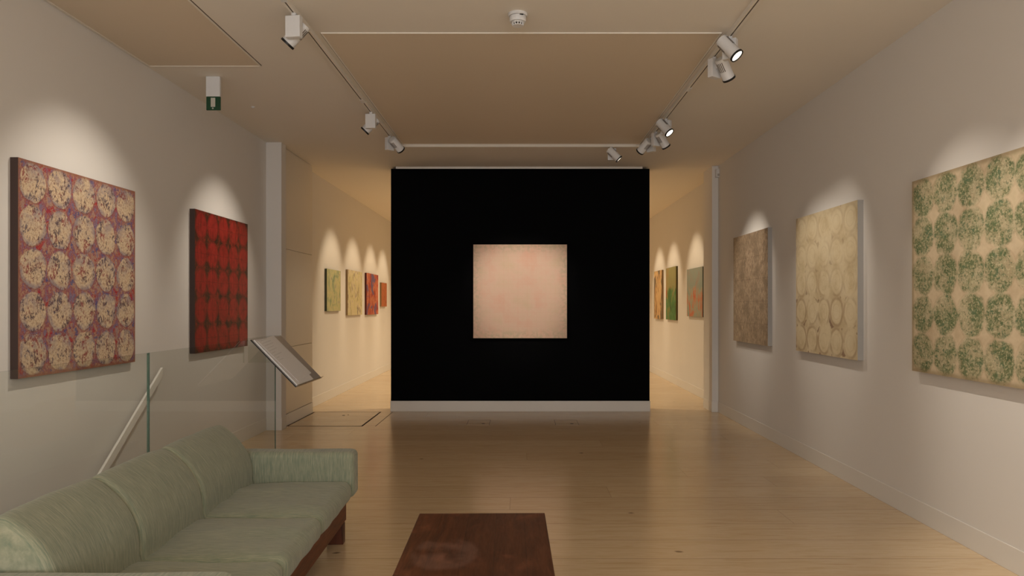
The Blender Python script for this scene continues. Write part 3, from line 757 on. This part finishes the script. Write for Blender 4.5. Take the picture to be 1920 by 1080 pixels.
def back_cushion(ya, yb, seed):
    from mathutils import noise
    P = catmull(prof); c = Vector((-.245, .48)); bm = bm_new(); r = .032; rings = []
    L = yb-ya; Y = []
    for k in range(8): Y.append(r*(1-math.cos(PI/2*k/7)))
    Y = Y+[r+(L-2*r)*k/26 for k in range(1, 26)]+[L-q for q in Y[::-1]]
    for y in Y:
        d = min(y, L-y); ins = 0 if d >= r else r-math.sqrt(max(0, r*r-(r-d)**2))
        ring = []
        for i, p in enumerate(P):
            n2 = (p-c).normalized(); q = p-n2*ins
            bulge = .012*(1-(2*y/L-1)**4)
            q = q+n2*bulge*.6
            w = noise.noise(Vector((q.x*6+seed*3, y*5, q.y*6)))*.006
            q = q+n2*w
            ring.append(bm.verts.new((q.x, ya+y, q.y)))
        rings.append(ring)
    for a, b2 in zip(rings, rings[1:]):
        for i in range(len(P)): bm.faces.new((a[i], a[(i+1)%len(P)], b2[(i+1)%len(P)], b2[i]))
    bm.faces.new(rings[0][::-1]); bm.faces.new(rings[-1]); return bm
for k in range(3):
    obj('back_cushion', back_cushion(ys[k]+.001, ys[k+1]-.001, k), M['fab_x'], so)
for ya, yb in ((.928, 1.078), (-1.134, -.984)):
    b = bm_new(); rounded_box(b, -.40, .478, ya, yb, .245, .522, .035, 24, (0, .004, .002), .003, 9)
    obj('armrest', b, M['fab_z'], so)
obj('front_rail', boxes((.405, .432, -.98, .93, .120, .228)), M['legwood'], so, bevel=.003)
obj('rear_rail', boxes((-.40, -.372, -.98, .93, .120, .228)), M['legwood'], so, bevel=.003)
for yy in (-.98, .90): obj('end_rail', boxes((-.372, .405, yy, yy+.028, .120, .228)), M['legwood'], so, bevel=.003)
obj('slat_deck', boxes((-.372, .405, -.95, .90, .205, .228)), M['legwood'], so)
obj('back_frame', boxes((-.43, -.40, -.98, .93, .16, .60)), M['legwood'], so, bevel=.004)
for sx in ((.337, .432), (-.40, -.305)):
    for sy in ((-.945, -.885), (.84, .90)):
        obj('leg', boxes((sx[0], sx[1], sy[0], sy[1], 0, .1195 if sx[0] < 0 or True else 0)), M['legwood_z'], so, bevel=.003)

# ------------------------------------------------------------------ coffee table
ct = thing('coffee_table', 'low reddish brown wooden coffee table in the foreground', 'coffee table', (-.178, 2.88, 0), (0, 0, math.radians(.84)))
obj('table_top', boxes((-.301, .301, -.62, .62, .372, .400)), M['table'], ct, bevel=.003)
for sx in (-1, 1):
    for sy in (-1, 1):
        cx, cy = sx*.262, sy*.575
        obj('leg', boxes((cx-.025, cx+.025, cy-.025, cy+.025, 0, .372)), M['legwood_z'], ct, bevel=.003)
for sx in (-1, 1): obj('apron', boxes((sx*.262-.011, sx*.262+.011, -.549, .549, .31, .372)), M['legwood'], ct, bevel=.002)
for sy in (-1, 1): obj('apron', boxes((-.236, .236, sy*.575-.011, sy*.575+.011, .31, .372)), M['legwood'], ct, bevel=.002)

# ------------------------------------------------------------------ light from the window behind and the sky
L = bpy.data.lights.new('window_daylight', 'AREA'); L.shape = 'RECTANGLE'; L.size = 4.3; L.size_y = 2.2; L.energy = 112; L.color = (.98, .98, 1)
o = bpy.data.objects.new('window_daylight', L); C.objects.link(o); o.location = (0, y0+.05, 1.7); o.rotation_euler = (PI/2, 0, 0)
w = bpy.data.worlds.new('World'); bpy.context.scene.world = w; w.use_nodes = True
bg = w.node_tree.nodes['Background']; bg.inputs[0].default_value = (.8, .88, 1, 1); bg.inputs[1].default_value = .6

# ------------------------------------------------------------------ camera
cam = bpy.data.cameras.new('camera'); co = bpy.data.objects.new('camera', cam); C.objects.link(co)
co.location = (0, 0, CH); co.rotation_euler = (PI/2, 0, 0)
cam.sensor_width = 36; cam.lens = 36*F/1920; cam.shift_x = -(VX-960)/1920; cam.shift_y = (VY-540)/1920; cam.clip_start = .05
sc = bpy.context.scene; sc.camera = co
vs = sc.view_settings; sc.display_settings.display_device = 'sRGB'
vs.view_transform = 'Standard'; vs.look = 'None'; vs.gamma = 1; vs.use_curve_mapping = False; vs.exposure = 0.10
